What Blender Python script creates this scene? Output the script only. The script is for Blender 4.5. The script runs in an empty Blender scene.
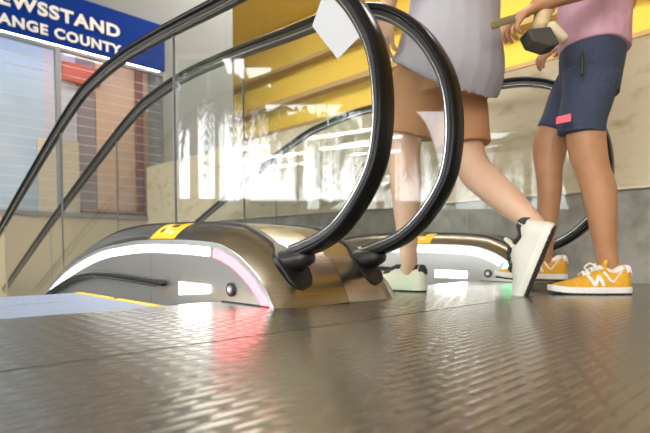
import bpy, bmesh, math, random
from mathutils import Vector, Matrix
S = bpy.context.scene; COL = S.collection
R = math.radians
# ---------------- camera ----------------
F_PX, HCAM = 510.0, 0.155
YAW = math.atan(495/510.0); PITCH = R(-2.7)
CYP = 251 + F_PX*math.tan(R(2.7))
cd = bpy.data.cameras.new('camera'); cam = bpy.data.objects.new('camera', cd); COL.objects.link(cam)
cam.location = (0, 0, HCAM); cam.rotation_euler = (R(90)+PITCH, 0, -YAW)
cd.sensor_width = 36; cd.lens = F_PX/650*36; cd.shift_y = (CYP-216.5)/650
cd.clip_start = .01; cd.clip_end = 200
cd.dof.use_dof = True; cd.dof.focus_distance = 1.35; cd.dof.aperture_fstop = 4.5
S.camera = cam
# ---------------- light ----------------
W = bpy.data.worlds.new('world'); S.world = W; W.use_nodes = True
nt = W.node_tree; bg = nt.nodes['Background']
tc = nt.nodes.new('ShaderNodeTexCoord'); sp = nt.nodes.new('ShaderNodeSeparateXYZ'); cr = nt.nodes.new('ShaderNodeValToRGB')
nt.links.new(tc.outputs['Generated'], sp.inputs[0]); nt.links.new(sp.outputs['Z'], cr.inputs[0]); nt.links.new(cr.outputs[0], bg.inputs[0])
cr.color_ramp.elements[0].position = 0.0; cr.color_ramp.elements[0].color = (.30, .30, .27, 1)
cr.color_ramp.elements[1].position = .03; cr.color_ramp.elements[1].color = (.96, .98, 1, 1)
bg.inputs[1].default_value = 5.5
fill_d = bpy.data.lights.new('fill_light', 'AREA'); fill_d.shape = 'RECTANGLE'; fill_d.size = 7; fill_d.size_y = 2.6; fill_d.energy = 150; fill_d.color = (1, .98, .95)  # unseen fill lamp inside the room, added to brighten the camera side
fill = bpy.data.objects.new('fill_light', fill_d); COL.objects.link(fill); fill.location = (-2.6, -3.4, 2.6)
fill.rotation_euler = (Vector((2.2, 2.0, .3))-fill.location).to_track_quat('-Z', 'Y').to_euler()
S.view_settings.view_transform = 'Standard'; S.view_settings.look = 'None'; S.view_settings.gamma = 1
S.view_settings.use_curve_mapping = False; S.view_settings.exposure = 1.0
# ---------------- helpers ----------------
def mat(name, col, rough=.5, metal=0., emit=None, es=1., spec=None, coat=0., trans=0., noise=None, bump=None, ior=None):
    m = bpy.data.materials.new(name); m.use_nodes = True; n = m.node_tree; b = n.nodes['Principled BSDF']
    b.inputs['Base Color'].default_value = (*col, 1); b.inputs['Roughness'].default_value = rough; b.inputs['Metallic'].default_value = metal
    if emit: b.inputs['Emission Color'].default_value = (*emit, 1); b.inputs['Emission Strength'].default_value = es
    if coat: b.inputs['Coat Weight'].default_value = coat; b.inputs['Coat Roughness'].default_value = .04
    if trans: b.inputs['Transmission Weight'].default_value = trans
    if ior: b.inputs['IOR'].default_value = ior
    if spec is not None: b.inputs['Specular IOR Level'].default_value = spec
    if noise:  # (scale, colour2, stretch, amount lo, hi)
        sc, c2, st, lo, hi = noise
        t = n.nodes.new('ShaderNodeTexCoord'); mp = n.nodes.new('ShaderNodeMapping'); mp.inputs['Scale'].default_value = st
        no = n.nodes.new('ShaderNodeTexNoise'); no.inputs['Scale'].default_value = sc; no.inputs['Detail'].default_value = 6
        r = n.nodes.new('ShaderNodeValToRGB'); r.color_ramp.elements[0].color = (*col, 1); r.color_ramp.elements[1].color = (*c2, 1)
        r.color_ramp.elements[0].position = lo; r.color_ramp.elements[1].position = hi
        n.links.new(t.outputs['Object'], mp.inputs[0]); n.links.new(mp.outputs[0], no.inputs['Vector'])
        n.links.new(no.outputs['Fac'], r.inputs[0]); n.links.new(r.outputs[0], b.inputs['Base Color'])
        if bump:
            bp = n.nodes.new('ShaderNodeBump'); bp.inputs['Strength'].default_value = bump; bp.inputs['Distance'].default_value = .01
            n.links.new(no.outputs['Fac'], bp.inputs['Height']); n.links.new(bp.outputs[0], b.inputs['Normal'])
    return m
def link(name, me, m, parent=None, smooth=True):
    o = bpy.data.objects.new(name, me); COL.objects.link(o)
    if m: me.materials.append(m)
    if parent:
        o.parent = parent; o.matrix_parent_inverse = Matrix.Identity(4)
        w = parent_world(parent); o.matrix_local = w.inverted()
    if smooth:
        for p in me.polygons: p.use_smooth = True
    return o
def parent_world(p):
    m = p.matrix_basis.copy()
    while p.parent: p = p.parent; m = p.matrix_basis @ m
    return m
def bm_obj(name, bm, m, parent=None, smooth=False, bevel=0, auto=True):
    bmesh.ops.recalc_face_normals(bm, faces=bm.faces)
    me = bpy.data.meshes.new(name); bm.to_mesh(me); bm.free()
    o = link(name, me, m, parent, smooth)
    if smooth and auto:
        try: me.set_sharp_from_angle(angle=R(40))
        except Exception: pass
    if bevel:
        b = o.modifiers.new('bevel', 'BEVEL'); b.width = bevel; b.segments = 2; b.limit_method = 'ANGLE'
    return o
def thing(name, label, cat, loc=(0, 0, 0), group=None, rz=0):
    o = bpy.data.objects.new(name, None); COL.objects.link(o); o.location = loc; o.rotation_euler = (0, 0, rz); o.empty_display_size = .1
    return tag(o, label, cat, group)
def tag(o, label=None, cat=None, group=None, kind=None):
    if label: o['label'] = label
    if cat: o['category'] = cat
    if group: o['group'] = group
    if kind: o['kind'] = kind
    return o
def box(bm, x0, x1, y0, y1, z0, z1):
    v = [bm.verts.new((x, y, z)) for x in (x0, x1) for y in (y0, y1) for z in (z0, z1)]
    for f in ((0, 1, 3, 2), (4, 6, 7, 5), (0, 4, 5, 1), (2, 3, 7, 6), (0, 2, 6, 4), (1, 5, 7, 3)): bm.faces.new([v[i] for i in f])
    return v
def boxes(name, L, m, parent=None, bevel=0):
    bm = bmesh.new()
    for b in L: box(bm, *b)
    return bm_obj(name, bm, m, parent, bevel=bevel)
def prism(bm, pts, d):          # pts: 3D polygon, extruded by vector d
    a = [bm.verts.new(p) for p in pts]; b = [bm.verts.new(Vector(p)+Vector(d)) for p in pts]; n = len(a)
    bm.faces.new(a); bm.faces.new(b[::-1])
    for i in range(n): bm.faces.new((a[i], b[i], b[(i+1) % n], a[(i+1) % n]))
def grid(bm, rows, closed=False, capa=False, capb=False):
    V = [[bm.verts.new(p) for p in r] for r in rows]
    for i in range(len(V)-1):
        n = len(V[i])
        for j in range(n if closed else n-1):
            bm.faces.new((V[i][j], V[i][(j+1) % n], V[i+1][(j+1) % n], V[i+1][j]))
    if capa: bm.faces.new(V[0][::-1])
    if capb: bm.faces.new(V[-1])
    return V
def catmull(P, n=6):
    P = [Vector(p) for p in P]; out = []
    for i in range(len(P)-1):
        a = P[i-1] if i else 2*P[0]-P[1]; b, c = P[i], P[i+1]; d = P[i+2] if i+2 < len(P) else 2*P[-1]-P[-2]
        for k in range(n):
            t = k/n
            out.append(.5*((2*b)+(c-a)*t+(2*a-5*b+4*c-d)*t*t+(3*b-a-3*c+d)*t**3))
    out.append(P[-1]); return out
# tube with elliptical section: pts = [(pos, ra, rb)], ref = direction of ra
def tube(bm, pts, ref=(0, 0, 1), seg=22, smooth=4, dome=True):
    K = [Vector((*p, a, b)) for p, a, b in pts]
    if smooth > 1: K = catmull(K, smooth)
    P = [Vector(k[:3]) for k in K]; ref = Vector(ref); rows = []
    n = len(P)
    def ring(c, t, ra, rb):
        u = (ref-t*ref.dot(t))
        if u.length < 1e-4: u = t.orthogonal()
        u.normalize(); v = t.cross(u)
        return [c+u*ra*math.cos(2*math.pi*j/seg)+v*rb*math.sin(2*math.pi*j/seg) for j in range(seg)]
    for i in range(n):
        t = (P[min(i+1, n-1)]-P[max(i-1, 0)]).normalized(); ra, rb = K[i][3], K[i][4]
        if i == 0 and dome:
            for q in (.98, .8, .45): rows.append(ring(P[0]-t*min(ra, rb)*q, t, ra*math.sqrt(1-q*q), rb*math.sqrt(1-q*q)))
        rows.append(ring(P[i], t, ra, rb))
        if i == n-1 and dome:
            for q in (.45, .8, .98): rows.append(ring(P[i]+t*min(ra, rb)*q, t, ra*math.sqrt(1-q*q), rb*math.sqrt(1-q*q)))
    grid(bm, rows, closed=True, capa=True, capb=True)
def remesh(name, bm, m, voxel, parent=None, smooth_it=4, disp=None):
    me = bpy.data.meshes.new(name); bmesh.ops.recalc_face_normals(bm, faces=bm.faces); bm.to_mesh(me); bm.free()
    o = bpy.data.objects.new(name, me); COL.objects.link(o)
    r = o.modifiers.new('r', 'REMESH'); r.mode = 'VOXEL'; r.voxel_size = voxel; r.use_smooth_shade = True
    s = o.modifiers.new('s', 'SMOOTH'); s.iterations = smooth_it; s.factor = .5
    dg = bpy.context.evaluated_depsgraph_get(); me2 = bpy.data.meshes.new_from_object(o.evaluated_get(dg))
    bpy.data.objects.remove(o)
    if disp:
        new = [v.co + Vector(disp(v.co.copy(), v.normal.copy())) for v in me2.vertices]; me2.vertices.foreach_set('co', [q for c in new for q in c]); me2.update()
    return link(name, me2, m, parent, True)
FWH = Vector((math.sin(YAW), math.cos(YAW), 0)); RT = Vector((math.cos(YAW), -math.sin(YAW), 0))
def at(x, y, d):                # a place seen in direction (x, y) at distance d ahead
    return Vector((0, 0, HCAM)) + FWH*d + RT*((x-325)/F_PX*d) + Vector((0, 0, (251-y)/F_PX*d))
def curve_mesh(txt, size):
    c = bpy.data.curves.new('t', 'FONT'); c.body = txt; c.size = size; return c
# ---------------- materials ----------------
M = {}
M['steel'] = mat('satin steel', (.44, .40, .345), .22, 1.0, noise=(6, (.36, .325, .27), (1, 1, 30), .3, .75))
M['panel'] = mat('brushed skirt steel', (.56, .56, .55), .3, .9)
M['trim'] = mat('bright aluminium', (.72, .74, .76), .3, .9)
M['rubber'] = mat('black handrail rubber', (.008, .008, .009), .2, 0, spec=.17)
M['black'] = mat('black plastic', (.012, .012, .014), .35)
M['guide'] = mat('polished guide', (.75, .76, .77), .2, 1)
M['led'] = mat('white light strip', (.9, .9, .9), .4, emit=(1, .98, .95), es=2.4)
M['red'] = mat('red light strip', (.35, .06, .06), .5, emit=(1, .075, .09), es=4.6)
M['green'] = mat('green light strip', (.5, .9, .6), .4, emit=(.10, 1, .40), es=2.2)
M['comb'] = mat('comb light', (.9, .9, .9), .4, emit=(1, .99, .96), es=12)
M['yellow'] = mat('yellow marking', (.90, .58, .02), .5)
M['blackink'] = mat('dark print', (.03, .02, .02), .6)
M['white'] = mat('white print', (.85, .85, .85), .6)
M['step'] = mat('grooved step aluminium', (.38, .46, .62), .5, .2)  # blue of the reflected sky is put into the base colour
M['blue'] = mat('blue sign panel', (.001, .030, .25), .6, spec=.1)
M['greywall'] = mat('light grey plaster', (.27, .285, .31), .8)
M['beige'] = mat('beige plaster', (.50, .42, .29), .8, noise=(1.2, (.44, .38, .27), (1, 1, 1), .3, .7))
M['frame'] = mat('grey aluminium frame', (.30, .32, .34), .4, .6)
M['stone'] = mat('grey stone dado', (.36, .34, .305), .5, noise=(9, (.20, .19, .165), (1, 1, 1), .42, .72))
M['travertine'] = mat('cream travertine', (.62, .53, .37), .5, noise=(7, (.34, .22, .10), (1, 1, 2.2), .52, .86))
M['yellowwall'] = mat('yellow painted ceiling', (.84, .58, .075), .7)
M['tan'] = mat('tan beam', (.46, .31, .13), .7)
M['ceiling'] = mat('warm ceiling', (.6, .52, .38), .8)
M['dark'] = mat('dark pit', (.03, .03, .03), .8)
M['glass'] = None
def glass():
    m = bpy.data.materials.new('clear balustrade glass'); m.use_nodes = True; n = m.node_tree; n.nodes.clear()
    o = n.nodes.new('ShaderNodeOutputMaterial'); mx = n.nodes.new('ShaderNodeMixShader'); tr = n.nodes.new('ShaderNodeBsdfTransparent'); gl = n.nodes.new('ShaderNodeBsdfGlossy'); fr = n.nodes.new('ShaderNodeFresnel')
    tr.inputs[0].default_value = (.955, .965, .96, 1); gl.inputs['Roughness'].default_value = .015; gl.inputs[0].default_value = (1, 1, 1, 1); fr.inputs[0].default_value = 1.55
    ge = n.nodes.new('ShaderNodeNewGeometry'); m1 = n.nodes.new('ShaderNodeMath'); m1.operation = 'SUBTRACT'; m1.inputs[0].default_value = 1; n.links.new(ge.outputs['Backfacing'], m1.inputs[1])
    m2 = n.nodes.new('ShaderNodeMath'); m2.operation = 'MULTIPLY'; n.links.new(m1.outputs[0], m2.inputs[0]); n.links.new(fr.outputs[0], m2.inputs[1])
    m3 = n.nodes.new('ShaderNodeMath'); m3.operation = 'MULTIPLY'; m3.inputs[1].default_value = 1.0; m3.use_clamp = True; n.links.new(m2.outputs[0], m3.inputs[0])
    n.links.new(m3.outputs[0], mx.inputs[0]); n.links.new(tr.outputs[0], mx.inputs[1]); n.links.new(gl.outputs[0], mx.inputs[2]); n.links.new(mx.outputs[0], o.inputs[0])
    return m
M['glass'] = glass()
def floor_mat():
    m = mat('ridged steel floor plate', (.275, .262, .222), .25, .85); n = m.node_tree; b = n.nodes['Principled BSDF']
    t = n.nodes.new('ShaderNodeTexCoord')
    no = n.nodes.new('ShaderNodeTexNoise'); no.inputs['Scale'].default_value = 5; no.inputs['Detail'].default_value = 5; n.links.new(t.outputs['Object'], no.inputs['Vector'])
    mr = n.nodes.new('ShaderNodeMapRange'); mr.inputs[3].default_value = .235; mr.inputs[4].default_value = .235
    n.links.new(no.outputs['Fac'], mr.inputs[0]); n.links.new(mr.outputs[0], b.inputs['Roughness'])
    return m
M['floor'] = floor_mat()
# ---------------- the setting ----------------
YE = 1.345
g = .0026
bm = bmesh.new()
for q in ((-7, 2.79, -4, .755-g, -.06, 0), (-7, 1.085-g, .755+g, YE, -.06, 0), (1.085+g, 2.79, .755+g, YE, -.06, 0)): box(bm, *q)
ry = -.2; ri = 0
while ry < YE-.012:
    rx = -.42 + (.035 if ri % 2 else 0)
    while rx < 2.70:
        a0, a1 = rx, rx+.059
        if abs(ry-.755) > .006 and not (ry > .75 and a0 < 1.09 < a1+.004) and not (ry > 1.06 and (.84 < a1 and a0 < 1.39)):
            h_, w0, w1 = .0006, .0048, .0016
            lo = [bm.verts.new(p) for p in ((a0, ry-w0, 0), (a1, ry-w0, 0), (a1, ry+w0, 0), (a0, ry+w0, 0))]
            hi = [bm.verts.new(p) for p in ((a0+.007, ry-w1, h_), (a1-.007, ry-w1, h_), (a1-.007, ry+w1, h_), (a0+.007, ry+w1, h_))]
            bm.faces.new(hi)
            for i in range(4): bm.faces.new((lo[i], lo[(i+1) % 4], hi[(i+1) % 4], hi[i]))
        rx += .07
    ry += .0185; ri += 1
fl = bm_obj('floor', bm, M['floor'])
tag(fl, kind='structure')
tag(boxes('trim_1', [(-7, 2.79, -4, YE-.01, -.3, -.062)], M['dark']), kind='structure')
tag(boxes('floor_lower', [(-11, 9, -4, 13, -3.2, -3)], M['greywall']), kind='structure')
# right hand parapet wall: grey stone dado, ledge, travertine above
tag(boxes('wall_right', [(2.80, 3.0, -4, 6.0, -.3, .452)], M['stone']), kind='structure')
bm = bmesh.new()
for y in (-.4, .62, 1.64, 2.66, 3.68, 4.7): box(bm, 2.798, 2.80, y-.0025, y+.0025, 0, .452)
tag(bm_obj('trim_2', bm, mat('stone joint', (.42, .40, .36), .8)), kind='structure')
tag(boxes('trim_3', [(2.775, 3.0, -4, 6.0, .453, .468)], mat('cream ledge', (.70, .63, .47), .5), bevel=.004), kind='structure')
tag(boxes('wall_right_upper', [(2.80, 3.0, -4, 6.0, .469, 1.17)], M['travertine']), kind='structure')
# yellow hall beyond
tag(boxes('wall_far', [(6.2, 6.4, -4, 16, 1.4, 6.5)], M['yellowwall']), kind='structure')
tag(boxes('wall_far_lower', [(6.19, 6.4, -4, 16, -3, 1.38)], M['tan']), kind='structure')
bm = bmesh.new()
for z, t in ((1.95, .09), (2.35, .05), (2.85, .08), (3.45, .06)): box(bm, 6.02, 6.19, -4, 16, z, z+t)
tag(bm_obj('trim_4', bm, M['tan']), kind='structure')
# storefront wall
SY = 6.0
tag(boxes('wall_back', [(.6, 4.06, SY+.62, SY+.8, -3, .54), (.6, 4.06, SY+.62, SY+.8, 2.9, 4.2), (3.06, 4.06, SY, SY+.8, .54, 4.2), (.6, 3.06, SY+.0, SY+.62, 2.92, 4.2)], M['greywall']), kind='structure')
tag(boxes('wall_back_base', [(.6, 4.06, SY, SY+.6, -3, .53)], M['beige']), kind='structure')
tag(boxes('trim_5', [(.6, 3.06, SY-.03, SY+.1, .531, .575)], M['frame']), kind='structure')
bm = bmesh.new(); prism(bm, [(-11, -4, 4.3), (3, -4, 4.3), (3, 13.86, 4.3), (-11, .28, 4.3)], (0, 0, .2)); tag(bm_obj('ceiling', bm, M['ceiling']), kind='structure')
bm = bmesh.new(); prism(bm, [(3.001, -4, 4.3), (9, -4, 4.3), (9, 16, 4.3), (5.2, 16, 4.3), (3.001, 13.86, 4.3)], (0, 0, .2)); tag(bm_obj('ceiling_yellow', bm, M['yellowwall']), kind='structure')

# opening on the far left: low wall, header, mullions, palms outside
D = Vector((-math.sin(YAW), math.cos(YAW), 0)); E = Vector((math.cos(YAW), math.sin(YAW), 0)); O0 = Vector((1.91, 0, 0))
def mir(x, y, d):               # a place at distance d towards the open side
    return O0 + D*d + E*(-(x-325)/F_PX*d) + Vector((0, 0, HCAM+(251-y)/F_PX*d))
def slab(name, x0, x1, z0, z1, d0, d1, m, kind='structure', parent=None):
    bm = bmesh.new(); a = mir(x0, 251, d0); b = mir(x1, 251, d0)
    P = [Vector((a.x, a.y, z0)), Vector((b.x, b.y, z0)), Vector((b.x, b.y, z1)), Vector((a.x, a.y, z1))]
    prism(bm, P, D*(d1-d0)); o = bm_obj(name, bm, m, parent)
    if kind: tag(o, kind=kind)
    return o
tag(boxes('wall_front_block', [(-11, 9, -4.2, -4, -.3, 4.3)], M['ceiling']), kind='structure')  # unseen wall, added to keep sky reflections out of the shop glass
slab('wall_left_block', -900, 178, -3, 4.3, 9, 9.2, M['greywall'])  # unseen pier, added to block bright reflections over the storefront
slab('wall_left', 178, 800, -3, 1.02, 9, 9.2, mat('grey outer parapet', (.33, .32, .31), .7))
slab('trim_6', 178, 800, 1.021, 1.07, 8.97, 9.2, M['greywall'])
slab('wall_left_header_high', 178, 246, 3.55, 4.3, 9, 9.2, M['ceiling'])
slab('wall_left_header', 246, 800, 2.75, 4.3, 9, 9.2, M['ceiling'])
# ---------------- storefront ----------------
st = thing('storefront', 'glazed newsstand shop front with grey frames and a closed slatted shutter', 'shop front', (1.8, SY, .55))
yb = SY+.45
def pnl(name, x0, x1, z0, z1, m, lab=None, y=None):
    y = yb if y is None else y
    o = boxes(name, [(x0, x1, y, y+.03, z0, z1)], m, st)
    if lab: o['label'] = lab
    return o
pale = mat('pale blue poster', (.46, .58, .78), .6, noise=(.9, (.64, .74, .88), (1, 1, 1), .35, .65))
cream = mat('cream poster', (.72, .62, .50), .6); salmon = mat('salmon brick print', (.78, .50, .38), .6)
maroon = mat('maroon pillar', (.28, .09, .10), .6); mauve = mat('mauve panel', (.34, .27, .32), .6); redb = mat('red board', (.55, .09, .07), .6)
pnl('display_panel', .62, 1.80, .56, 2.5, pale, 'pale blue display panel')
pnl('display_panel', 1.80, 2.16, 1.45, 2.5, mat('lilac poster', (.60, .58, .70), .6), 'pale lilac display panel')
pnl('display_panel', 1.72, 2.16, .60, 1.44, cream, 'cream display panel', yb-.04)
pnl('display_panel', 2.17, 2.37, .60, 2.5, mauve, 'mauve display panel')
pnl('display_panel', 2.38, 2.86, .64, 2.5, salmon, 'salmon brick patterned panel')
pnl('display_panel', 2.95, 3.05, .64, 2.5, salmon, 'narrow salmon panel')
pnl('display_panel', 2.17, 3.05, .57, .66, maroon, 'maroon bottom board', yb-.05)
pnl('pillar', 2.86, 2.95, .57, 2.5, maroon, None, yb-.06)
pnl('red_board', 1.98, 2.40, 2.12, 2.33, redb, None, yb-.1)
boxes('frame', [(.6, 3.06, SY-.02, SY+.05, 2.31, 2.345), (1.80, 1.845, SY-.02, SY+.05, .576, 2.31), (.60, .65, SY-.02, SY+.05, .576, 2.31), (3.02, 3.06, SY-.02, SY+.05, .576, 2.31)], M['frame'], st)
sh = [(.6, 3.05, SY+.10, SY+.106, z, z+.006) for z in [0.62+.105*i for i in range(16)]]
boxes('shutter', sh, mat('pale shutter rods', (.85, .85, .85), .5), st)
boxes('shop_fill_light', [(.66, 3.0, SY+.03, SY+.06, 2.365, 2.40)], mat('hidden shop fill', (.9, .9, .9), .4, emit=(1, .97, .95), es=7.5), st)  # added tube hidden behind the frame, lifts the display panels
bm = bmesh.new(); box(bm, .65, 1.80, SY+.01, SY+.016, .58, 2.31); box(bm, 1.845, 3.02, SY+.01, SY+.016, .58, 2.31)
bm_obj('window_glass', bm, M['glass'], st)
sg = thing('shop_sign', 'blue shop sign with white capital letters above the newsstand windows', 'sign', (1.8, SY-.05, 2.35))
boxes('sign_panel', [(.6, 3.03, SY-.06, SY-.005, 2.36, 2.905)], M['blue'], sg, bevel=.004)
def text(s, xr, z, h, wscale, y, name, parent, m, track=1.12):
    c = bpy.data.curves.new('text', 'FONT'); c.body = s; c.size = h/.7; c.align_x = 'RIGHT'; c.extrude = .006; c.offset = h*.05; c.space_character = track
    o = bpy.data.objects.new('text', c); COL.objects.link(o)
    dg = bpy.context.evaluated_depsgraph_get(); me = bpy.data.meshes.new_from_object(o.evaluated_get(dg)); bpy.data.objects.remove(o)
    mtx = Matrix.Translation((xr, y, z)) @ Matrix.Rotation(R(90), 4, 'X') @ Matrix.Diagonal((wscale, 1, 1, 1))
    me.transform(mtx); return link(name, me, m, parent, False)
text('NEWSSTAND', 2.475, 2.60, .128, 1.16, SY-.068, 'lettering', sg, M['white'])
text('ORANGE COUNTY', 2.475, 2.41, .100, 1.08, SY-.068, 'lettering', sg, M['white'])

# ---------------- escalator balustrades ----------------
SC = [(1.078, -.002), (1.093, .022), (1.12, .055), (1.17, .096), (1.243, .14), (1.31, .165), (1.377, .18), (1.53, .19), (1.82, .196), (2.05, .187), (2.32, .162), (2.64, .096), (2.87, .025), (3.14, -.08), (4.5, -.62), (6.5, -1.42)]
GC = [(1.046, -.002), (1.062, .035), (1.092, .085), (1.14, .135), (1.205, .178), (1.28, .212), (1.36, .235), (1.53, .250), (1.82, .258), (2.08, .258), (2.36, .235), (2.69, .165), (2.93, .095), (3.2, -.01), (4.56, -.55), (6.55, -1.35)]
SCs = [Vector((0, a, b)) for a, b in SC]; GCs = [Vector((0, a, b)) for a, b in GC]
SCs = [Vector((0, max(p.y, 0), p.z)) for p in catmull(SCs, 4)]; GCs = catmull(GCs, 4)
RAIL = [(1.20, .118), (1.12, .126), (1.052, .142), (.975, .168), (.906, .209), (.839, .276), (.790, .354), (.770, .44), (.768, .528), (.783, .625), (.82, .712), (.889, .809), (.981, .889), (1.08, .940), (1.235, .976), (1.495, .992), (1.909, 1.018), (2.25, 1.026), (2.55, 1.005), (2.84, .955), (3.386, .775), (4.6, .33), (6.5, -.42), (7.6, -.86)]
RAIL_PATH = catmull([Vector((0, a, b)) for a, b in RAIL], 6)
def offs(P, d):
    out = []
    for i, p in enumerate(P):
        t = (P[min(i+1, len(P)-1)]-P[max(i-1, 0)]).normalized(); n = Vector((0, t.z, -t.y)); out.append(p+n*d)
    return out
def balustrade(name, label, xs, xg, xi, sgn, lamp_end, full=True):
    """xs skirt plane, xg glass plane, xi inner edge of the deck half; sgn = +1 when the skirt faces -X"""
    t = thing(name, label, 'escalator balustrade', (xg, 1.4, 0))
    RP = [Vector((0, p.y-(.022 if xg > 2 else 0)*min(1, max(0, (p.z-.15)/.15)), p.z*(1+(.05 if xg > 2 else 0)*min(1, max(0, (p.z-.15)/.6))))) for p in RAIL_PATH]
    # deck
    rows = []; N = 14
    for k in range(N+1):
        x = xs + (xi-xs)*k/N; s = abs(x-xs)/abs(xg-xs); b = min(1, s); b = math.sin(b*math.pi/2)**.9
        e = .006*max(0, s-1)
        rows.append([Vector((x, a.y*(1-b)+c.y*b-e, a.z*(1-b)+c.z*b+e*.5)) for a, c in zip(SCs, GCs)])
    bm = bmesh.new(); V = grid(bm, rows)
    for side in (0, -1):
        r = rows[side]; W2 = [bm.verts.new((p.x, p.y+.0, p.z-.09)) for p in r]
        for i in range(len(r)-1): bm.faces.new((V[side][i], V[side][i+1], W2[i+1], W2[i]))
    bm_obj('deck', bm, M['steel'], t, smooth=True)
    # skirt panel
    bm = bmesh.new(); xo = xs-.001*sgn
    top = [Vector((xo, p.y, p.z-.012)) for p in SCs if p.z > -1.3]
    V = [(bm.verts.new(p), bm.verts.new((p.x, p.y, min(p.z-.001, -.0 if p.y < YE-.02 else -.55 - max(0, p.y-2.9)*.42)))) for p in top]
    for i in range(len(V)-1): bm.faces.new((V[i][0], V[i+1][0], V[i+1][1], V[i][1]))
    bm_obj('skirt_panel', bm, M['panel'], t)
    def band(nm, d0, d1, y0, y1, m, lift, lab=None):
        A = offs(SCs, d0); B = offs(SCs, d1); bm = bmesh.new(); rows = []
        for a, b_ in zip(A, B):
            if y0 <= a.y <= y1: rows.append([Vector((xo, a.y, a.z)), Vector((xo-lift*sgn, a.y, a.z)), Vector((xo-lift*sgn, b_.y, b_.z)), Vector((xo, b_.y, b_.z))])
        rows = [[Vector((p.x, p.y, max(p.z, .001) if p.y < YE else p.z)) for p in r] for r in rows]
        grid(bm, rows, closed=True, capa=True, capb=True); o = bm_obj(nm, bm, m, t)
        if lab: o['label'] = lab
    # offs(+d) moves to the lower right of travel direction: inside of the arc
    band('edge_trim', -.001, .016, 1.0, 3.6, M['trim'], .004)
    y_sp = 1.385 if lamp_end == 'red' else 1.20
    band('light_strip', .0165, .046, y_sp+.0, 3.6, M['led'], .003, 'white glowing strip along the skirt')
    band('light_strip', .0165, .046, 1.0, y_sp+.005, M[lamp_end], .003, lamp_end+' tinted glowing end of the strip')
    if full:
        # comb light, emergency button, panel joint, gap
        a = xo-.003*sgn
        bm = bmesh.new()
        y1 = 1.602; prism(bm, [(a, 1.408, .047), (a, y1, .049), (a, y1, .006 if sgn*0+xs < 1 else .012), (a, 1.408, .022 if xs < 1 else .012)], (.002*sgn, 0, 0)); bm_obj('comb_light', bm, M['comb'], t)
        bt = bm_cyl('emergency_button', (a-.004*sgn, 1.285, .040), .021, .006, (sgn, 0, 0), M['black'], t)
        bm_cyl('button_ring', (a-.006*sgn, 1.285, .040), .0135, .003, (sgn, 0, 0), M['frame'], bt); bm_cyl('button_cap', (a-.0085*sgn, 1.285, .040), .007, .003, (sgn, 0, 0), M['white'], bt)
        boxes('skirt_slot', [(a-.002, a+.002, 1.10, 1.335, .0005, .004)], M['black'], t)
        boxes('panel_joint', [(a, a+.001, 1.815, 1.817, -.3, .145)], M['frame'], t)
        # brush
        BR = catmull([(a-.012*sgn, y, z) for y, z in ((3.0, -.075), (2.82, -.025), (2.65, .016), (2.48, .040), (2.32, .052), (2.15, .054), (2.0, .051), (1.83, .046), (1.70, .042))], 4)
        bm = bmesh.new(); tube(bm, [(p, .013, .019) for p in BR], smooth=1, seg=8)
        br = bm_obj('skirt_brush', bm, M['black'], t, smooth=True)
        bm = bmesh.new()
        for i in range(len(BR)-1):
            p, q = BR[i], BR[i+1]; prism(bm, [p+Vector((-.004*sgn, 0, -.006)), q+Vector((-.004*sgn, 0, -.006)), q+Vector((-.030*sgn, 0, -.012)), p+Vector((-.030*sgn, 0, -.012))], (0, 0, .005))
        bm_obj('bristles', bm, mat('dark bristles', (.03, .03, .035), .8), br)
    # sticker
    def surf(x, y):
        s = min(1, abs(x-xs)/abs(xg-xs)); b = math.sin(s*math.pi/2)**.9
        def zi(C):
            for i in range(len(C)-1):
                if C[i].y <= y <= C[i+1].y: f = (y-C[i].y)/(C[i+1].y-C[i].y+1e-9); return C[i].z+(C[i+1].z-C[i].z)*f
            return C[0].z
        return zi(SCs)*(1-b)+zi(GCs)*b
    def decal(nm, x0, x1, ya, yb_, m, lift, par):
        bm = bmesh.new(); rows = []
        for i in range(7):
            x = x0+(x1-x0)*i/6
            rows.append([Vector((x, y, surf(x, y)+lift)) for y in [ya+(yb_-ya)*j/4 for j in range(5)]])
        grid(bm, rows); o = bm_obj(nm, bm, m, par); s_ = o.modifiers.new('t', 'SOLIDIFY'); s_.thickness = .0006; s_.offset = 1; return o
    w = xg-xs
    sk = decal('safety_sticker', xs+.03*w, xs+.88*w, 1.645, 1.83, M['yellow'], .0012, t)
    for j, (u0, u1, v0, v1, mm) in enumerate(((.25, .42, .70, .80, 'blackink'), (.25, .42, .52, .62, 'white'), (.5, .66, .30, .55, 'blackink'), (.5, .62, .62, .72, 'white'), (.72, .85, .25, .6, 'blackink'), (.2, .3, .25, .4, 'white'))):
        decal('printed_mark', xs+u0*w, xs+u1*w, 1.645+v0*.185, 1.645+v1*.185, M[mm], .0022, sk)
    # gasket along the glass and thin second strip
    def strip(nm, x, wd, y0, y1, h, m, lab=None):
        bm = bmesh.new(); P = [p for p in offs(GCs, 0) if y0 <= p.y <= y1]; U = [p for p in offs(GCs, -h) ]
        rows = []
        for p, q in zip(GCs, U):
            if y0 <= p.y <= y1:
                rows.append([Vector((x-wd/2, p.y, p.z-.004)), Vector((x-wd/2, q.y, q.z)), Vector((x+wd/2, q.y, q.z)), Vector((x+wd/2, p.y, p.z-.004))])
        grid(bm, rows, closed=True, capa=True, capb=True); o = bm_obj(nm, bm, m, t)
        if lab: o['label'] = lab
    strip('glass_gasket', xg, .020, 1.15, 6.5, .006, M['black'])
    strip('deck_seam', xg+sgn*.062, .007, 1.19, 6.5, .002, M['black'])
    strip('centre_trim', xi-sgn*.006, .006, 1.05, 6.5, .003, M['trim'])
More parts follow.
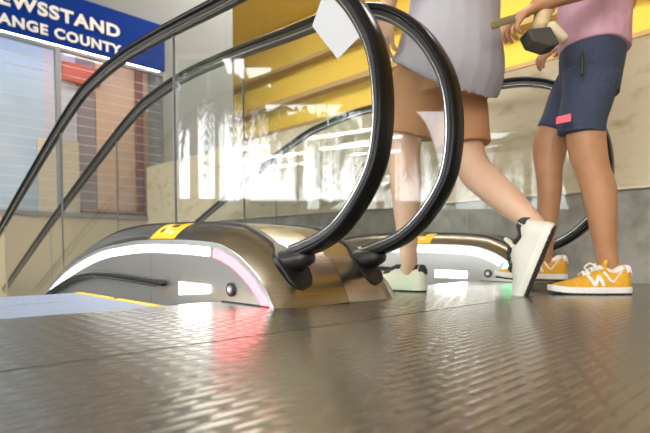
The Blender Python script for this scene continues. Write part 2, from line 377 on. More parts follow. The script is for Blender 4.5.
    # boot plate around the handrail entry
    def gpt(v, u, lift):         # v: arc length up the front of the deck
        acc = 0; C = offs(GCs, -lift)
        for i in range(len(GCs)-1):
            L = (GCs[i+1]-GCs[i]).length
            if acc+L >= v: f = (v-acc)/L; p = C[i]+(C[i+1]-C[i])*f; return Vector((xg+u, p.y, p.z))
            acc += L
    rows = []; v0, v1 = .052, .235
    for i in range(25):
        f = i/24; v = v0+(v1-v0)*f
        wdt = .046*math.sqrt(max(0, 1-((.30-f)/.30)**2)) if f < .30 else .046 + .004*math.sin((f-.3)*9) if f < .68 else .046-.036*((f-.68)/.32)**.8
        wdt = max(wdt, .003)
        rows.append([gpt(v, 0-wdt, -.002)]+[gpt(v, wdt*q, .007) for q in (-1, -.6, -.2, .2, .6, 1)]+[gpt(v, wdt, -.002)])
    bm = bmesh.new(); grid(bm, rows, closed=True, capa=True, capb=True)
    bt = bm_obj('handrail_boot', bm, M['black'], t, smooth=True)
    bm = bmesh.new(); tube(bm, [((xg, 1.21, .118), .047, .036), ((xg, 1.15, .122), .046, .036), ((xg, 1.10, .128), .041, .032), ((xg, 1.065, .136), .034, .026)], ref=(1, 0, 0), smooth=3, dome=True)
    bm_obj('boot_collar', bm, M['black'], bt, smooth=True)
    # handrail: C section swept along the path
    sec = [(-.020, 0), (-.0255, .004), (-.0275, .010), (-.0265, .0165), (-.021, .0205), (-.010, .022), (.010, .022), (.021, .0205), (.0265, .0165), (.0275, .010), (.0255, .004), (.020, 0)]
    def sweep(nm, sec, d, m, par, i0=0, i1=None):
        base = offs(RP, d); rows = []
        for i, p in enumerate(base[i0:i1]):
            j = i+i0; tt = (RP[min(j+1, len(RP)-1)]-RP[max(j-1, 0)]).normalized(); n = Vector((0, -tt.z, tt.y))
            rows.append([Vector((xg, p.y, p.z))+Vector((u, 0, 0))+n*(h) for u, h in sec])
        bm = bmesh.new(); grid(bm, rows, closed=True, capa=True, capb=True)
        return bm_obj(nm, bm, m, par, smooth=True)
    # path given is the outside of the rail; n points outwards
    hr = sweep('handrail', sec, SGN*.022, M['rubber'], t)
    sweep('handrail_guide', [(-.013, -.013), (-.0175, -.011), (-.0185, -.001), (.0185, -.001), (.0175, -.011), (.013, -.013)], SGN*.022, M['black'], t, 6)
    sweep('bright_edge', [(-.0125, -.0175), (-.0155, -.0165), (-.0155, -.0135), (.0155, -.0135), (.0155, -.0165), (.0125, -.0175)], SGN*.022, M['guide'], t, 6)
    sweep('guide_seal', [(-.0095, -.024), (-.0105, -.018), (.0105, -.018), (.0095, -.024)], SGN*.022, M['black'], t, 6)
    # glass panels
    IN = [p for p in offs(RP, SGN*.044)]
    iy = min(range(len(IN)), key=lambda i: IN[i].y); up_, lo_ = IN[iy:], IN[:iy+1]
    def zi(C, y):
        for i in range(len(C)-1):
            a, b = sorted((C[i], C[i+1]), key=lambda p: p.y)
            if a.y <= y <= b.y: return a.z+(b.z-a.z)*(y-a.y)/(b.y-a.y+1e-9)
        return C[0].z if abs(C[0].y-y) < abs(C[-1].y-y) else C[-1].z
    y0 = IN[iy].y
    for a, b in ((y0+.0005, 1.80), (1.804, 3.12), (3.124, 4.44), (4.444, 6.4)):
        n = 40 if a < 1 else 10; bm = bmesh.new(); rows = []
        for k in range(n+1):
            y = a+(b-a)*(k/n)**(2 if a < 1 else 1); zt = zi(up_, y); zb = zi(lo_, y) if y < 1.13 else zi(GCs, y)-.02
            rows.append([Vector((xg-.005, y, zb)), Vector((xg-.005, y, zt)), Vector((xg+.005, y, zt)), Vector((xg+.005, y, zb))])
        grid(bm, rows, closed=True, capa=True, capb=True); bm_obj('glass_panel', bm, M['glass'], t)
        if b < 6: boxes('glass_joint', [(xg-.0052, xg+.0052, b+.0008, b+.0032, zi(GCs, b), zi(up_, b)-.001)], M['frame'], t)
    return t
def bm_cyl(name, c, r, h, ax, m, parent, seg=28):
    bm = bmesh.new(); ax = Vector(ax).normalized(); u = ax.orthogonal().normalized(); v = ax.cross(u); c = Vector(c)
    a = [c+(u*math.cos(2*math.pi*i/seg)+v*math.sin(2*math.pi*i/seg))*r for i in range(seg)]
    prism(bm, a, ax*h); return bm_obj(name, bm, m, parent, bevel=h*.15)
SGN = 1
XA, XB, XC = .955, 1.27, 2.50
balustrade('escalator_balustrade', 'nearest escalator balustrade, with red tinted strip light and white paper on its glass', .86, XA, 1.104, 1, 'red')
balustrade('escalator_balustrade', 'middle escalator balustrade, back to back with the nearest one, beside the white planted shoe', 1.376, XB, 1.106, -1, 'green')
balustrade('escalator_balustrade', 'far escalator balustrade in front of the stone wall, with green tinted strip light end', 2.41, XC, 2.67, 1, 'green')
for x0, x1, y0, y1, lab in ((3.6, 4.4, .5, 8, 'added long ceiling light that brightens the yellow hall beyond the wall'), (-2.2, -1.6, .2, 4.2, 'added ceiling light that brightens the escalator landing')):  # unseen ceiling panels, added to light the hall and landing
    t = thing('added_ceiling_light', lab, 'lamp', ((x0+x1)/2, (y0+y1)/2, 4.3))
    boxes('housing', [(x0-.05, x1+.05, y0-.05, y1+.05, 4.24, 4.3)], M['frame'], t)
    boxes('diffuser', [(x0, x1, y0, y1, 4.225, 4.2395)], mat('fill light diffuser', (.9, .9, .9), .5, emit=(1, .95, .85), es=7), t)
# ---------------- steps ----------------
for k, (y0, y1, z, lab) in enumerate(((YE+.004, 1.70, -.004, 'first flat grooved step next to the steel floor plate, with yellow side mark'), (1.712, 2.045, -.004, 'second flat grooved step, further from the floor plate, with yellow side mark'))):
    s = thing('escalator_step', lab, 'escalator step', (.2, (y0+y1)/2, -.2))
    bm = bmesh.new(); box(bm, -.30, .665, y0, y1, -.2, z-.006)
    x = -.30
    while x < .66: box(bm, x, x+.005, y0, y1, z-.007, z); x += .0092
    bm_obj('tread', bm, M['step'], s)
    boxes('yellow_edge', [(.662, .682, y0+.01, y1-(.0 if k else .03), -.02, z+.003)], M['yellow'], s)
# ---------------- paper on the glass ----------------
bm = bmesh.new(); prism(bm, [(XA-.0062, 1.026, .757), (XA-.0062, .930, .645), (XA-.0062, .854, .680), (XA-.0062, .845, .74), (XA-.0062, .935, .905)], (-.0009, 0, 0))
tag(bm_obj('paper_notice', bm, mat('white paper', (.46, .47, .50), .8)), 'blank white sheet stuck aslant on the glass inside the nearest black handrail loop', 'paper')
# ---------------- tubular lamps seen reflected, palms outside ----------------
for i, (x0, y0_, x1, y1_, lab) in enumerate(((231, 152, 268, 147.5, 'upper short white tube lamp reflected in the left half of the balustrade glass'), (232, 163, 270, 158.5, 'lower short white tube lamp reflected in the left half of the balustrade glass'), (310, 140, 372, 131, 'longer white tube lamp reflected in the right half of the balustrade glass'), (322, 150, 372, 146, 'lower long white tube lamp reflected in the right half of the balustrade glass'))):
    a, b = mir(x0, y0_, 6.5+.25*i), mir(x1, y1_, 6.5+.25*i); t = thing('tube_lamp', lab, 'lamp', tuple((a+b)/2), group=None)
    bm = bmesh.new(); tube(bm, [(a, .02, .02), (b, .02, .02)], smooth=1); bm_obj('tube', bm, mat('lit tube', (.9, .9, .9), .4, emit=(1, .98, .94), es=14), t)
    bm = bmesh.new()
    for q in (.1, .9): p = a+(b-a)*q; box(bm, p.x-.006, p.x+.006, p.y-.006, p.y+.006, p.z+.015, 4.29)
    bm_obj('hanger', bm, M['frame'], t)
random.seed(4)
leaf = mat('palm leaf', (.10, .13, .05), .6); bark = mat('palm trunk', (.16, .12, .08), .9)
for px, dd, top, nf, lab in ((196, 13.4, 66, 30, 'tall drooping palm furthest left, reflected near the sign end of the glass'), (222, 11.0, 84, 26, 'lower drooping palm left of the middle, reflected in the balustrade glass'), (300, 12.6, 118, 24, 'middle drooping palm reflected in the balustrade glass'), (372, 11.0, 112, 24, 'drooping palm reflected between the two nearest handrail loops'), (470, 12.4, 116, 24, 'rightmost drooping palm reflected in the far glass')):
    c = mir(px, top, dd); t = thing('palm_tree', lab, 'palm', (c.x, c.y, -3))
    bm = bmesh.new(); tube(bm, [((c.x+.2, c.y, -3), .16, .16), ((c.x+.05, c.y, -.5), .13, .13), ((c.x, c.y, c.z), .10, .10)], ref=(1, 0, 0)); bm_obj('trunk', bm, bark, t, smooth=True)
    bm = bmesh.new()
    for k in range(nf):
        a = 2*math.pi*k/nf+random.uniform(-.15, .15); L = random.uniform(.9, 1.5); dr = random.uniform(.9, 2.4); d = Vector((math.cos(a), math.sin(a), 0)); s_ = Vector((-d.y, d.x, 0))
        sp_ = [c+d*L*math.sin(u*1.45)*.8+Vector((0, 0, .35*math.sin(u*2.2)-dr*u*u)) for u in [j/9 for j in range(10)]]
        for j in range(9):
            w_ = .02; p, q = sp_[j], sp_[j+1]
            for sd in (-1, 1):
                for h in range(2):
                    o_ = p+(q-p)*(h/2); l = .36*math.sin(math.pi*(j+1)/11)+.08
                    tip = o_+s_*sd*l*.55+Vector((0, 0, -l*1.1))+d*.05
                    f = [bm.verts.new(o_+d*.035), bm.verts.new(o_-d*.035), bm.verts.new(tip)]; bm.faces.new(f)
            v = [bm.verts.new(p+s_*w_*.5), bm.verts.new(p-s_*w_*.5), bm.verts.new(q-s_*w_*.5), bm.verts.new(q+s_*w_*.5)]; bm.faces.new(v)
    o = bm_obj('fronds', bm, leaf, t); sm = o.modifiers.new('t', 'SOLIDIFY'); sm.thickness = .004
# ---------------- people ----------------
def skin(name, c, c2):
    m = mat(name, c, .5, noise=(14, c2, (1, 1, 1), .35, .75)); b = m.node_tree.nodes['Principled BSDF']
    b.inputs['Subsurface Weight'].default_value = .12; b.inputs['Subsurface Radius'].default_value = (.02, .008, .005); return m
def hand(bm, wrist, fwd, palm, thumb_side, curl=.4, s=1.):
    """palm = normal on the palm side; thumb_side = sideways direction of the thumb"""
    f = Vector(fwd).normalized(); n = Vector(palm); n = (n-f*n.dot(f)).normalized(); t = f.cross(n)
    if t.dot(Vector(thumb_side)) < 0: t = -t
    w = Vector(wrist)
    tube(bm, [(w-f*.01, .022*s, .017*s), (w+f*.03*s, .034*s, .016*s), (w+f*.075*s, .040*s, .014*s), (w+f*.095*s, .038*s, .012*s)], ref=t, smooth=3)
    for k, (o, L) in enumerate(((.030, .072), (.010, .080), (-.010, .075), (-.029, .060))):
        p = w+f*.088*s+t*o*s*1.12; d = (f+t*o*5).normalized(); pts = [(p-f*.02, .009*s, .009*s)]; a = 0
        for j, q in enumerate((.45, .3, .25)):
            a += curl*(1.0+.12*k); dd = d*math.cos(a)+n*math.sin(a); p = p+dd*L*q*s; r_ = (.0086, .0078, .0066)[j]*s; pts.append((p, r_, r_))
        tube(bm, pts, ref=t, seg=10, smooth=2)
    p = w+f*.025*s+t*.022*s; pts = [(p, .013*s, .012*s)]
    for L, a, b in ((.036, .85, .25), (.03, .55, .5), (.024, .4, .65)):
        p = p+(f*math.cos(a)+t*math.sin(a)+n*b*curl).normalized()*L*s; pts.append((p, .0098*s, .009*s))
    tube(bm, pts, ref=t, seg=10, smooth=2)
def head(bm, c, f, s=1.):       # c = head centre, f = facing direction
    f = Vector(f).normalized(); u = Vector((0, 0, 1)); sd = f.cross(u).normalized()
    def P(a, b, z): return c+(f*a+sd*b+u*z)*s
    tube(bm, [(P(-.012, 0, -.10), .045*s, .048*s), (P(-.004, 0, -.06), .07*s, .062*s), (P(0, 0, 0), .095*s, .074*s), (P(-.006, 0, .05), .093*s, .073*s), (P(-.01, 0, .085), .07*s, .056*s)], ref=f, smooth=4)
    tube(bm, [(P(.05, 0, -.10), .030*s, .03*s), (P(.062, 0, -.075), .03*s, .034*s), (P(.066, 0, -.04), .026*s, .04*s)], ref=f, smooth=3)
    tube(bm, [(P(.088, 0, .012), .009*s, .009*s), (P(.104, 0, -.020), .012*s, .014*s)], ref=f, smooth=2)
    tube(bm, [(P(.078, -.02, -.056), .012*s, .006*s), (P(.086, 0, -.056), .013*s, .008*s), (P(.078, .02, -.056), .012*s, .006*s)], ref=f, smooth=2)
    for q in (-1, 1):
        tube(bm, [(P(-.005, q*.074, -.025), .011*s, .008*s), (P(-.01, q*.079, .015), .015*s, .009*s)], ref=f, smooth=2)
        tube(bm, [(P(.078, q*.018, .024), .008*s, .008*s), (P(.076, q*.045, .022), .007*s, .007*s)], ref=f, smooth=2)
def face_parts(par, c, f, hairm, s=1., long=False):
    f = Vector(f).normalized(); u = Vector((0, 0, 1)); sd = f.cross(u).normalized()
    def P(a, b, z): return c+(f*a+sd*b+u*z)*s
    for q in (-1, 1):
        bm = bmesh.new(); tube(bm, [(P(.080, q*.031, .004), .010*s, .010*s), (P(.083, q*.031, .004), .009*s, .009*s)], ref=u, smooth=1); e = bm_obj('eye', bm, mat('eye white', (.8, .8, .78), .2), par, smooth=True)
        bm = bmesh.new(); tube(bm, [(P(.089, q*.031, .004), .004*s, .004*s), (P(.0915, q*.031, .004), .0038*s, .0038*s)], ref=u, smooth=1); bm_obj('pupil', bm, M['blackink'], e, smooth=True)
    bm = bmesh.new(); tube(bm, [(P(-.022, 0, -.03), .082*s, .079*s), (P(-.020, 0, .02), .096*s, .085*s), (P(-.012, 0, .065), .096*s, .080*s), (P(-.010, 0, .095), .070*s, .06*s)], ref=f, smooth=4)
    if long: tube(bm, [(P(-.06, 0, .0), .05*s, .08*s), (P(-.08, 0, -.1), .04*s, .075*s), (P(-.09, 0, -.2), .03*s, .06*s)], ref=f, smooth=3)
    bm_obj('hair', bm, hairm, par, smooth=True)
def shoe(par, heel, fwd, L, up=(0, 0, 1), pal=None, emblem=None):
    """heel = back of the sole on the ground; builds upper, midsole, outsole, tab, tongue, laces"""
    f = Vector(fwd).normalized(); u = Vector(up); u = (u-f*u.dot(f)).normalized(); s = f.cross(u); h = Vector(heel)
    def P(a, b, z): return h+f*a*L+s*b*L+u*z*L
    def wid(a): # half width
        return (.135+.035*math.sin(max(0, min(1, (a-.25)/.55))*math.pi))*math.sqrt(max(.02, 1-((.16-a)/.16)**2 if a < .16 else 1))*math.sqrt(max(.02, 1-((a-.80)/.20)**2 if a > .80 else 1))
    def cen(a): return .02*math.sin((a-.3)*3)
    def ht(a):
        K = [(0, .29), (.04, .35), (.12, .355), (.22, .30), (.32, .33), (.42, .325), (.54, .26), (.70, .19), (.85, .155), (.95, .125), (1, .08)]
        for (a0, h0), (a1, h1) in zip(K, K[1:]):
            if a0 <= a <= a1: q = (a-a0)/(a1-a0); q = q*q*(3-2*q); return h0+(h1-h0)*q
        return .07
    A = [.005, .02, .05, .1, .16, .22, .28, .34, .40, .46, .52, .6, .68, .76, .83, .89, .94, .975, .995]
    def rise(a): return .03*max(0, (a-.72)/.28)**2
    def sole(nm, z0, z1, grow, m):
        bm = bmesh.new(); rows = []
        for a in A:
            w = wid(a)+grow; aa = a if .1 < a < .9 else (a-grow*1.2 if a < .5 else a+grow*1.2); r = rise(a)
            rows.append([P(aa, cen(a)-w, z0+r), P(aa, cen(a)-w-.006, (z0+z1)/2+r), P(aa, cen(a)-w, z1+r), P(aa, cen(a)+w, z1+r), P(aa, cen(a)+w+.006, (z0+z1)/2+r), P(aa, cen(a)+w, z0+r)])
        grid(bm, rows, closed=True, capa=True, capb=True); return bm_obj(nm, bm, m, par, smooth=True)
    so = None
    sh_ = thing_child('shoe', par, h)
    sole_m = pal['sole']
    def child(o): reparent(o, sh_); return o
    child(sole('midsole', .022, .095, .006, sole_m))
    bm = bmesh.new()
    for i in range(14):
        a = .03+i*.068; w = wid(a+.02)-.004; r = rise(a+.02)
        prism(bm, [P(a, cen(a)-w, r), P(a+.048, cen(a)-w, r), P(a+.048, cen(a)+w, r), P(a, cen(a)+w, r)], u*.026*L)
    child(bm_obj('outsole', bm, pal['tread'], par))
    # upper
    bm = bmesh.new(); rows = []
    def sect(a, grow=0, phi0=0, phi1=math.pi, n=16):
        w = wid(a)*.96+grow; top = ht(a)+grow; z0 = .08+rise(a)*.5; out = []
        for i in range(n+1):
            p = phi0+(phi1-phi0)*i/n; cx = math.cos(p); cz = math.sin(p); e = .75
            narrow = 1-.38*max(0, cz)**2*(1 if a < .62 else .5)
            x = w*abs(cx)**e*(1 if cx > 0 else -1)*narrow; z = z0+(top-z0)*abs(cz)**.8
            if a < .335: # opening dip
                q = max(0, cz-.86)/.14
                z -= 0
            out.append(P(a if a > .05 else a-grow, cen(a)+x, z))
        return out
    for a in A: rows.append(sect(a))
    grid(bm, rows, capa=True, capb=True); child(bm_obj('upper', bm, pal['upper'], par, smooth=True))
    def patch(nm, a0, a1, p0, p1, m, grow=.006, n=6, lab=None):
        bm = bmesh.new(); rows = [sect(a0+(a1-a0)*i/n, grow, p0, p1, 8) for i in range(n+1)]; grid(bm, rows)
        o = bm_obj(nm, bm, m, par, smooth=True); q = o.modifiers.new('t', 'SOLIDIFY'); q.thickness = .003; q.offset = 0; child(o)
        if lab: o['label'] = lab
        return o
    patch('collar', .10, .31, math.pi*.28, math.pi*.72, pal['lining'], .004)
    patch('heel_tab', .003, .085, math.pi*.22, math.pi*.78, pal['tab'], .009)
    patch('tongue', .34, .60, math.pi*.38, math.pi*.62, pal['tongue'], .010)
    bm = bmesh.new(); tube(bm, [(P(.345, 0, .31), .05*L, .022*L), (P(.32, 0, .37), .05*L, .024*L), (P(.305, 0, .41), .042*L, .02*L)], ref=s, smooth=3)
    child(bm_obj('tongue_top', bm, pal['tongue'], par, smooth=True))
    bm = bmesh.new()
    for i in range(5):
        a = .37+i*.05; z = ht(a)+.022; ww = .062
        tube(bm, [(P(a, cen(a)-ww, z-.030), .0042, .0032), (P(a+.012, cen(a), z), .0042, .0032), (P(a+.03, cen(a)+ww, z-.034), .0042, .0032)], ref=f, seg=8, smooth=4)
        tube(bm, [(P(a+.03, cen(a)-ww, z-.036), .0042, .0032), (P(a+.012, cen(a), z+.006), .0042, .0032), (P(a, cen(a)+ww, z-.030), .0042, .0032)], ref=f, seg=8, smooth=4)
    if pal.get('bow'):
        for q in (-1, 1):
            tube(bm, [(P(.42, 0, ht(.42)+.03), .003, .003), (P(.47, q*.07, ht(.42)+.055), .0032, .0032), (P(.50, q*.13, ht(.42)+.0), .0032, .0032), (P(.45, q*.10, ht(.42)-.03), .003, .003), (P(.42, 0, ht(.42)+.03), .003, .003)], ref=f, seg=8, smooth=4)
    child(bm_obj('laces', bm, pal['laces'], par, smooth=True))
    if emblem:
        for side, (pa, pb) in ((1, (.0, .0)), (-1, (0, 0))):
            def q(a, z):    # on the side of the upper
                w = wid(a)*.96; top = ht(a); z0 = .08; cz = min(.98, max(0, (z-z0)/(top-z0))**(1/.8)); cx = math.sqrt(1-cz*cz)
                return P(a, cen(a)+side*(w*cx**.75*(1-.38*cz**2*(1 if a < .62 else .5))+.008), z)
            def stroke(pts, nm, m, wd):
                bm = bmesh.new()
                pp = []
                for (a0, z0), (a1, z1) in zip(pts, pts[1:]):
                    for k in range(5): pp.append(q(a0+(a1-a0)*k/5, z0+(z1-z0)*k/5))
                pp.append(q(*pts[-1])); tube(bm, [(p, wd*L, .004*L) for p in pp], ref=u, seg=8, smooth=1); child(bm_obj(nm, bm, m, par, smooth=True))
            bm = bmesh.new()
            for pts in (((.40, .115), (.445, .235)), ((.445, .235), (.51, .115)), ((.51, .115), (.555, .235))):
                pp = [q(pts[0][0]+(pts[1][0]-pts[0][0])*k/5, pts[0][1]+(pts[1][1]-pts[0][1])*k/5) for k in range(6)]
                tube(bm, [(p, .022*L, .004*L) for p in pp], ref=f, seg=8, smooth=1)
            child(bm_obj('letter_n_mark', bm, pal['mark'], par, smooth=True))
            stroke([(.10, .335), (.19, .25), (.27, .16), (.315, .18), (.37, .28)], 'side_stripe', pal['mark'], .012)
    return sh_
def thing_child(name, par, loc):
    o = bpy.data.objects.new(name, None); COL.objects.link(o); o.location = (0, 0, 0); o.parent = par; o.matrix_local = parent_world(par).inverted(); return o
def reparent(o, p):
    o.parent = p; o.matrix_parent_inverse = Matrix.Identity(4); o.matrix_local = parent_world(p).inverted() @ Matrix.Identity(4)
def folds(k, amp, ax='z'):
    def f(c, n):
        a = math.sin(c.z*k+3*math.sin(c.x*9+c.y*7))*.5+math.sin((c.x-c.y)*k*.7+c.z*11)*.5
        return n*amp*a
    return f
F1 = FWH; FL = -RT              # FL: towards the left of the photo
def L3(pts): return [(at(x, y, d), *r) for x, y, d, *r in pts]
FR = Matrix.Rotation(R(-25), 3, 'Z') @ FL
# ---- man in pink shirt and navy shorts, walking left ----
mp = thing('person', 'person in pink shirt and navy shorts wearing orange-yellow sneakers, walking beside the stone wall', 'person', tuple(at(590, 251+HCAM*F_PX/1.87, 1.87)))
bm = bmesh.new()
tube(bm, L3([(585, 74, 1.90, .055, .055), (582, 100, 1.88, .062, .062), (582, 128, 1.87, .066, .066), (585, 152, 1.87, .064, .060), (591, 172, 1.87, .057, .056), (597, 190, 1.87, .058, .058), (600, 210, 1.87, .053, .053), (603, 232, 1.87, .044, .043), (606, 252, 1.87, .037, .033), (608, 266, 1.87, .036, .028), (608, 280, 1.87, .03, .022)]), ref=FR)
tube(bm, L3([(584, 75, 2.02, .075, .07), (568, 105, 2.03, .075, .07), (550, 138, 2.05, .066, .066), (547, 155, 2.05, .062, .060), (547, 172, 2.05, .050, .052), (548, 190, 2.06, .046, .052), (547, 215, 2.07, .040, .044), (545, 238, 2.07, .034, .034), (543, 256, 2.07, .034, .032), (542, 265, 2.07, .034, .03)]), ref=FR)
tube(bm, L3([(586, 72, 1.95, .062, .09), (589, 52, 1.95, .085, .11), (592, 20, 1.95, .095, .13), (590, -20, 1.95, .105, .145), (592, -55, 1.95, .10, .165), (594, -78, 1.95, .075, .15), (594, -92, 1.95, .06, .07)]), ref=FR)
tube(bm, L3([(594, -85, 1.95, .058, .058), (588, -105, 1.95, .055, .055), (584, -125, 1.95, .055, .055)]), ref=FR)
# near arm
tube(bm, L3([(596, -72, 1.75, .055, .055), (602, -45, 1.71, .050, .048), (598, -16, 1.68, .044, .042), (575, -6, 1.68, .043, .040), (552, 2, 1.69, .036, .034), (532, 12, 1.70, .026, .026)]), ref=FR)
hand(bm, at(534, 11, 1.70), (FL*.8+Vector((0, 0, -.45))), (FL*.2+Vector((0, 0, -1))+F1*.2), F1, .55, 1.0)
# far arm, elbow behind the back
tube(bm, L3([(594, -72, 2.15, .055, .055), (606, -40, 2.19, .048, .048), (619, -2, 2.20, .042, .042), (612, 18, 2.20, .042, .040), (585, 36, 2.18, .038, .036), (560, 50, 2.15, .026, .026)]), ref=FR)
hand(bm, at(562, 49, 2.15), (FL*.95+Vector((0, 0, -.35))), (F1*.3+Vector((0, 0, -1))), Vector((0, 0, 1))-F1*.3, .45, 1.0)
hc = at(582, -150, 1.95); head(bm, hc, FL)
body = remesh('body', bm, skin('tanned skin', (.46, .235, .125), (.38, .185, .09)), .0042, mp)
face_parts(mp, hc, FL, mat('dark hair', (.03, .02, .015), .6))
# shirt
bm = bmesh.new()
tube(bm, L3([(589, 56, 1.95, .120, .158), (589, 45, 1.95, .124, .162), (588, 20, 1.95, .124, .16), (589, -15, 1.95, .13, .175), (592, -50, 1.95, .135, .20), (594, -74, 1.95, .10, .19), (594, -88, 1.95, .07, .09)]), ref=FR, dome=False)
tube(bm, L3([(594, -74, 1.80, .075, .07), (601, -50, 1.72, .072, .07), (602, -32, 1.70, .07, .066)]), ref=FR)
tube(bm, L3([(594, -74, 2.10, .075, .07), (603, -45, 2.18, .072, .07), (610, -22, 2.19, .07, .066)]), ref=FR)
remesh('shirt', bm, mat('pink cotton', (.62, .36, .45), .8, noise=(30, (.55, .31, .40), (1, 1, 1), .3, .7)), .006, mp, 6, folds(34, .0055))
# shorts
def shorts(parent, nm, hips, legs, m, amp=.004, k=26, vox=.006, ref=None):
    ref = ref or FR; bm = bmesh.new(); tube(bm, hips, ref=ref, dome=False)
    for l in legs: tube(bm, l, ref=ref, dome=False)
    return remesh(nm, bm, m, vox, parent, 3, folds(k, amp))
navy = mat('navy cloth', (.030, .042, .080), .85, noise=(60, (.042, .058, .105), (1, 1, 1), .3, .7))
sho = shorts(mp, 'shorts', L3([(588, 50, 1.95, .110, .145), (587, 64, 1.95, .111, .145), (586, 84, 1.95, .108, .135), (586, 100, 1.95, .10, .13)]),
    [L3([(587, 78, 1.88, .10, .09), (583, 100, 1.875, .089, .085), (579, 120, 1.87, .080, .08), (578, 136, 1.87, .078, .08)]),
     L3([(586, 80, 2.03, .11, .10), (568, 108, 2.04, .098, .095), (552, 136, 2.05, .074, .085)])], navy)
bm = bmesh.new(); lg = [at(554.5, 118.5, 1.783), at(567.5, 115.5, 1.765), at(567.5, 123, 1.765), at(554.5, 125.5, 1.783)]
prism(bm, lg, F1*.012); lo = bm_obj('logo_patch', bm, mat('coral print', (.85, .10, .16), .6), sho); lo['label'] = 'small coral red patch'
bm = bmesh.new(); tube(bm, L3([(577, 58, 1.790, .006, .006), (577.5, 68, 1.785, .007, .006), (577, 78, 1.783, .005, .006)]), ref=FR); bm_obj('pocket_opening', bm, M['black'], sho)
gold = mat('mustard suede', (.74, .40, .035), .8, noise=(80, (.64, .33, .025), (1, 1, 1), .3, .7))
wht = mat('white rubber', (.78, .77, .74), .5); blk = mat('black tread', (.02, .02, .02), .7); lt = mat('white lace', (.82, .80, .82), .7)
pal = dict(sole=wht, tread=blk, upper=gold, lining=mat('cream lining', (.75, .70, .62), .8), tab=lt, tongue=gold, laces=lt, mark=lt, bow=True)
hz = at(630, 295, 1.83); hz.z = 0
shoe(mp, hz, FL*1.0+F1*.0, .288, pal=pal, emblem=True)
h2 = at(566, 280, 2.07); h2.z = .035
shoe(mp, h2, FL+Vector((0, 0, .02)), .285, pal=pal, emblem=True)
# ---- thing in his hand ----
hb = thing('hand_bag', 'dark grey wedge-shaped bag with pale cloth, held in front of pink shirt', 'bag', tuple(at(540, 42, 1.70)))
bm = bmesh.new(); a = [at(523, 34, 1.66), at(546, 31, 1.66), at(550, 38, 1.66), at(556, 48, 1.66), at(545, 51, 1.66), at(529, 46, 1.66)]
prism(bm, a, F1*.075); bm_obj('bag_body', bm, mat('dark grey leather', (.045, .043, .035), .6), hb, bevel=.006)
bm = bmesh.new(); tube(bm, L3([(546, 33, 1.69, .018, .03), (550, 38, 1.69, .02, .03), (557, 44, 1.69, .016, .03)]), ref=FL); bm_obj('pale_side', bm, mat('cream cloth', (.62, .52, .36), .8), hb, smooth=True)
bm = bmesh.new(); tube(bm, L3([(535, 31, 1.70, .025, .03), (538, 22, 1.71, .03, .03), (543, 15, 1.71, .025, .022)]), ref=FL); remesh('cloth', bm, mat('tan cloth', (.60, .45, .25), .9), .004, hb, 3, folds(90, .004))
bm = bmesh.new(); tube(bm, L3([(524, 20, 1.68, .008, .004), (512, 23, 1.68, .011, .004), (499, 27, 1.66, .012, .004), (488, 31, 1.64, .012, .004)]), ref=(0, 0, 1)); bm_obj('strap', bm, mat('olive strap', (.22, .19, .10), .7), hb, smooth=True)
# ---- woman in grey tunic, stepping on between the two balustrades ----
def onX(x, y, X):
    d0 = FWH + RT*((x-325)/F_PX) + Vector((0, 0, (251-y)/F_PX)); return Vector((0, 0, HCAM)) + d0*(X/d0.x)
def LX(pts, X): return [(onX(x, y, X if isinstance(X, (int, float)) else X), *r) for x, y, *r in pts]
FY = Vector((0, 1, 0))
wp = thing('person', 'person in grey tunic and tan shorts striding away, in white sneakers with dark heel tabs', 'person', (1.47, 1.0, 0))
bm = bmesh.new()
tube(bm, [(onX(432, 55, 1.44), .07, .07), (onX(418, 95, 1.44), .068, .068), (onX(404, 138, 1.44), .062, .062), (onX(403, 160, 1.44), .055, .055), (onX(405, 180, 1.44), .054, .054), (onX(406, 202, 1.44), .048, .048), (onX(407, 228, 1.44), .040, .038), (onX(408, 250, 1.44), .031, .031), (onX(409, 262, 1.44), .029, .029), (onX(408, 280, 1.445), .024, .022)], ref=FY)
tube(bm, [(onX(450, 60, 1.53), .07, .07), (onX(460, 100, 1.545), .070, .068), (onX(463, 146, 1.55), .062, .062), (onX(473, 170, 1.55), .055, .054), (onX(488, 185, 1.55), .053, .052), (onX(508, 202, 1.55), .046, .046), (onX(522, 214, 1.55), .037, .037), (onX(536, 227, 1.55), .030, .029), (onX(542, 236, 1.55), .026, .024)], ref=FY)
wb = Vector((1.48, .94, 0))
def wt(z, dx=0, dy=0): return Vector((1.48+dx, .94+dy, z))
tube(bm, [(wt(.78), .12, .09), (wt(.90), .125, .095), (wt(1.02), .11, .085), (wt(1.15), .12, .09), (wt(1.27), .145, .09), (wt(1.35), .14, .08), (wt(1.39), .06, .055)], ref=(1, 0, 0))
tube(bm, [(wt(1.36), .05, .05), (wt(1.43, 0, .01), .047, .05), (wt(1.50, 0, .02), .047, .05)], ref=(1, 0, 0))
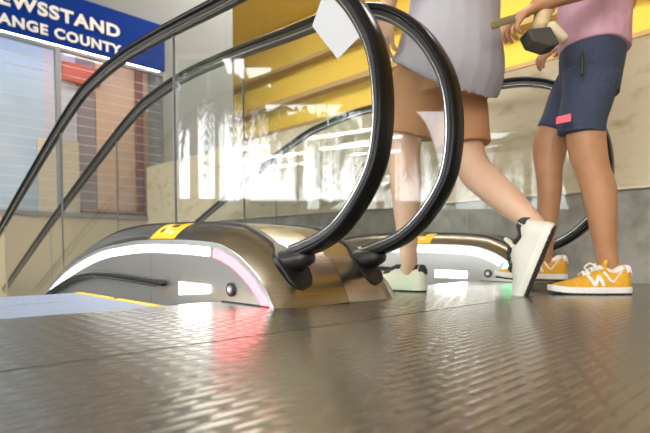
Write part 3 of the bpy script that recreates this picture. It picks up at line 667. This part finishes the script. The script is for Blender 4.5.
# left arm hanging a little forward (hand seen through the near handrail loops), right arm bent up
tube(bm, [(wt(1.33, -.16), .046, .046), (wt(1.20, -.21, .02), .042, .042), (wt(1.10, -.225, .0), .036, .036), (wt(1.0, -.222, .05), .032, .032), (wt(.90, -.215, .09), .023, .026)], ref=FY)
hand(bm, wt(.905, -.215, .09), (.0, .15, -.95), (1, 0, 0), (0, 1, .3), .3, .92)
tube(bm, [(wt(1.33, .16), .046, .046), (wt(1.20, .21, -.02), .042, .042), (wt(1.09, .22, 0), .037, .037), (wt(1.14, .20, .13), .032, .032), (wt(1.18, .17, .22), .023, .026)], ref=FY)
hand(bm, wt(1.18, .17, .215), (-.1, .9, .3), (-1, 0, 0), (0, 0, 1), .4, .92)
wh = wt(1.60, 0, .03); head(bm, wh, FY, .97)
remesh('body', bm, skin('light skin', (.66, .43, .31), (.60, .37, .26)), .0042, wp)
face_parts(wp, wh, FY, mat('brown hair', (.10, .055, .03), .6), .97, True)
shorts(wp, 'shorts', [(wt(.88), .13, .10), (wt(.76), .15, .12), (wt(.66), .14, .12)],
    [[(onX(428, 60, 1.44), .08, .08), (onX(416, 95, 1.43), .098, .098), (onX(409, 128, 1.44), .092, .096), (onX(407, 138, 1.44), .090, .096)],
     [(onX(450, 60, 1.52), .075, .07), (onX(456, 105, 1.545), .090, .09), (onX(461, 148, 1.55), .094, .096)]], mat('tan shorts cloth', (.48, .24, .12), .85), ref=FY)
bm = bmesh.new()
tube(bm, [(onX(443, 82, 1.48), .192, .182), (wt(.76), .186, .168), (wt(.90, .025), .175, .145), (wt(1.02, .035), .165, .135), (wt(1.15, .02), .17, .14), (wt(1.27), .18, .13), (wt(1.345), .15, .095), (wt(1.385), .075, .065)], ref=(1, 0, 0), dome=False)
for q in (-1, 1): tube(bm, [(wt(1.33, q*.14), .065, .06), (wt(1.24, q*.19, .01), .065, .06), (wt(1.17, q*.215, .03), .065, .06)], ref=FY)
remesh('tunic', bm, mat('grey cotton', (.36, .35, .40), .85, noise=(4, (.42, .41, .46), (1, 1, 1), .3, .7)), .006, wp, 6, folds(24, .006))
off = mat('off white leather', (.74, .74, .66), .5); 
pal2 = dict(sole=mat('off white sole', (.72, .73, .66), .5), tread=blk, upper=off, lining=blk, tab=blk, tongue=off, laces=blk, mark=lt)
hz = onX(427, 297, 1.46); hz.z = 0; hz = Vector((1.462, 1.008, .0154))
shoe(wp, hz, (-.26, 1, 0), .255, pal=pal2)
toe = Vector((1.575, .70, .03)); hl = onX(556, 225, 1.56)
dv = (toe-hl).normalized()
pal3 = dict(pal2, upper=mat('pale grey leather', (.66, .65, .60), .5), tab=mat('dark sock', (.05, .05, .05), .8))
shoe(wp, hl, dv, .30, up=FL*.8+F1*.5, pal=pal3)
# she stands a little further in, at her full size
wp.location = (1.632, 1.11, -.017); wp.scale = (1.11, 1.11, 1.11)
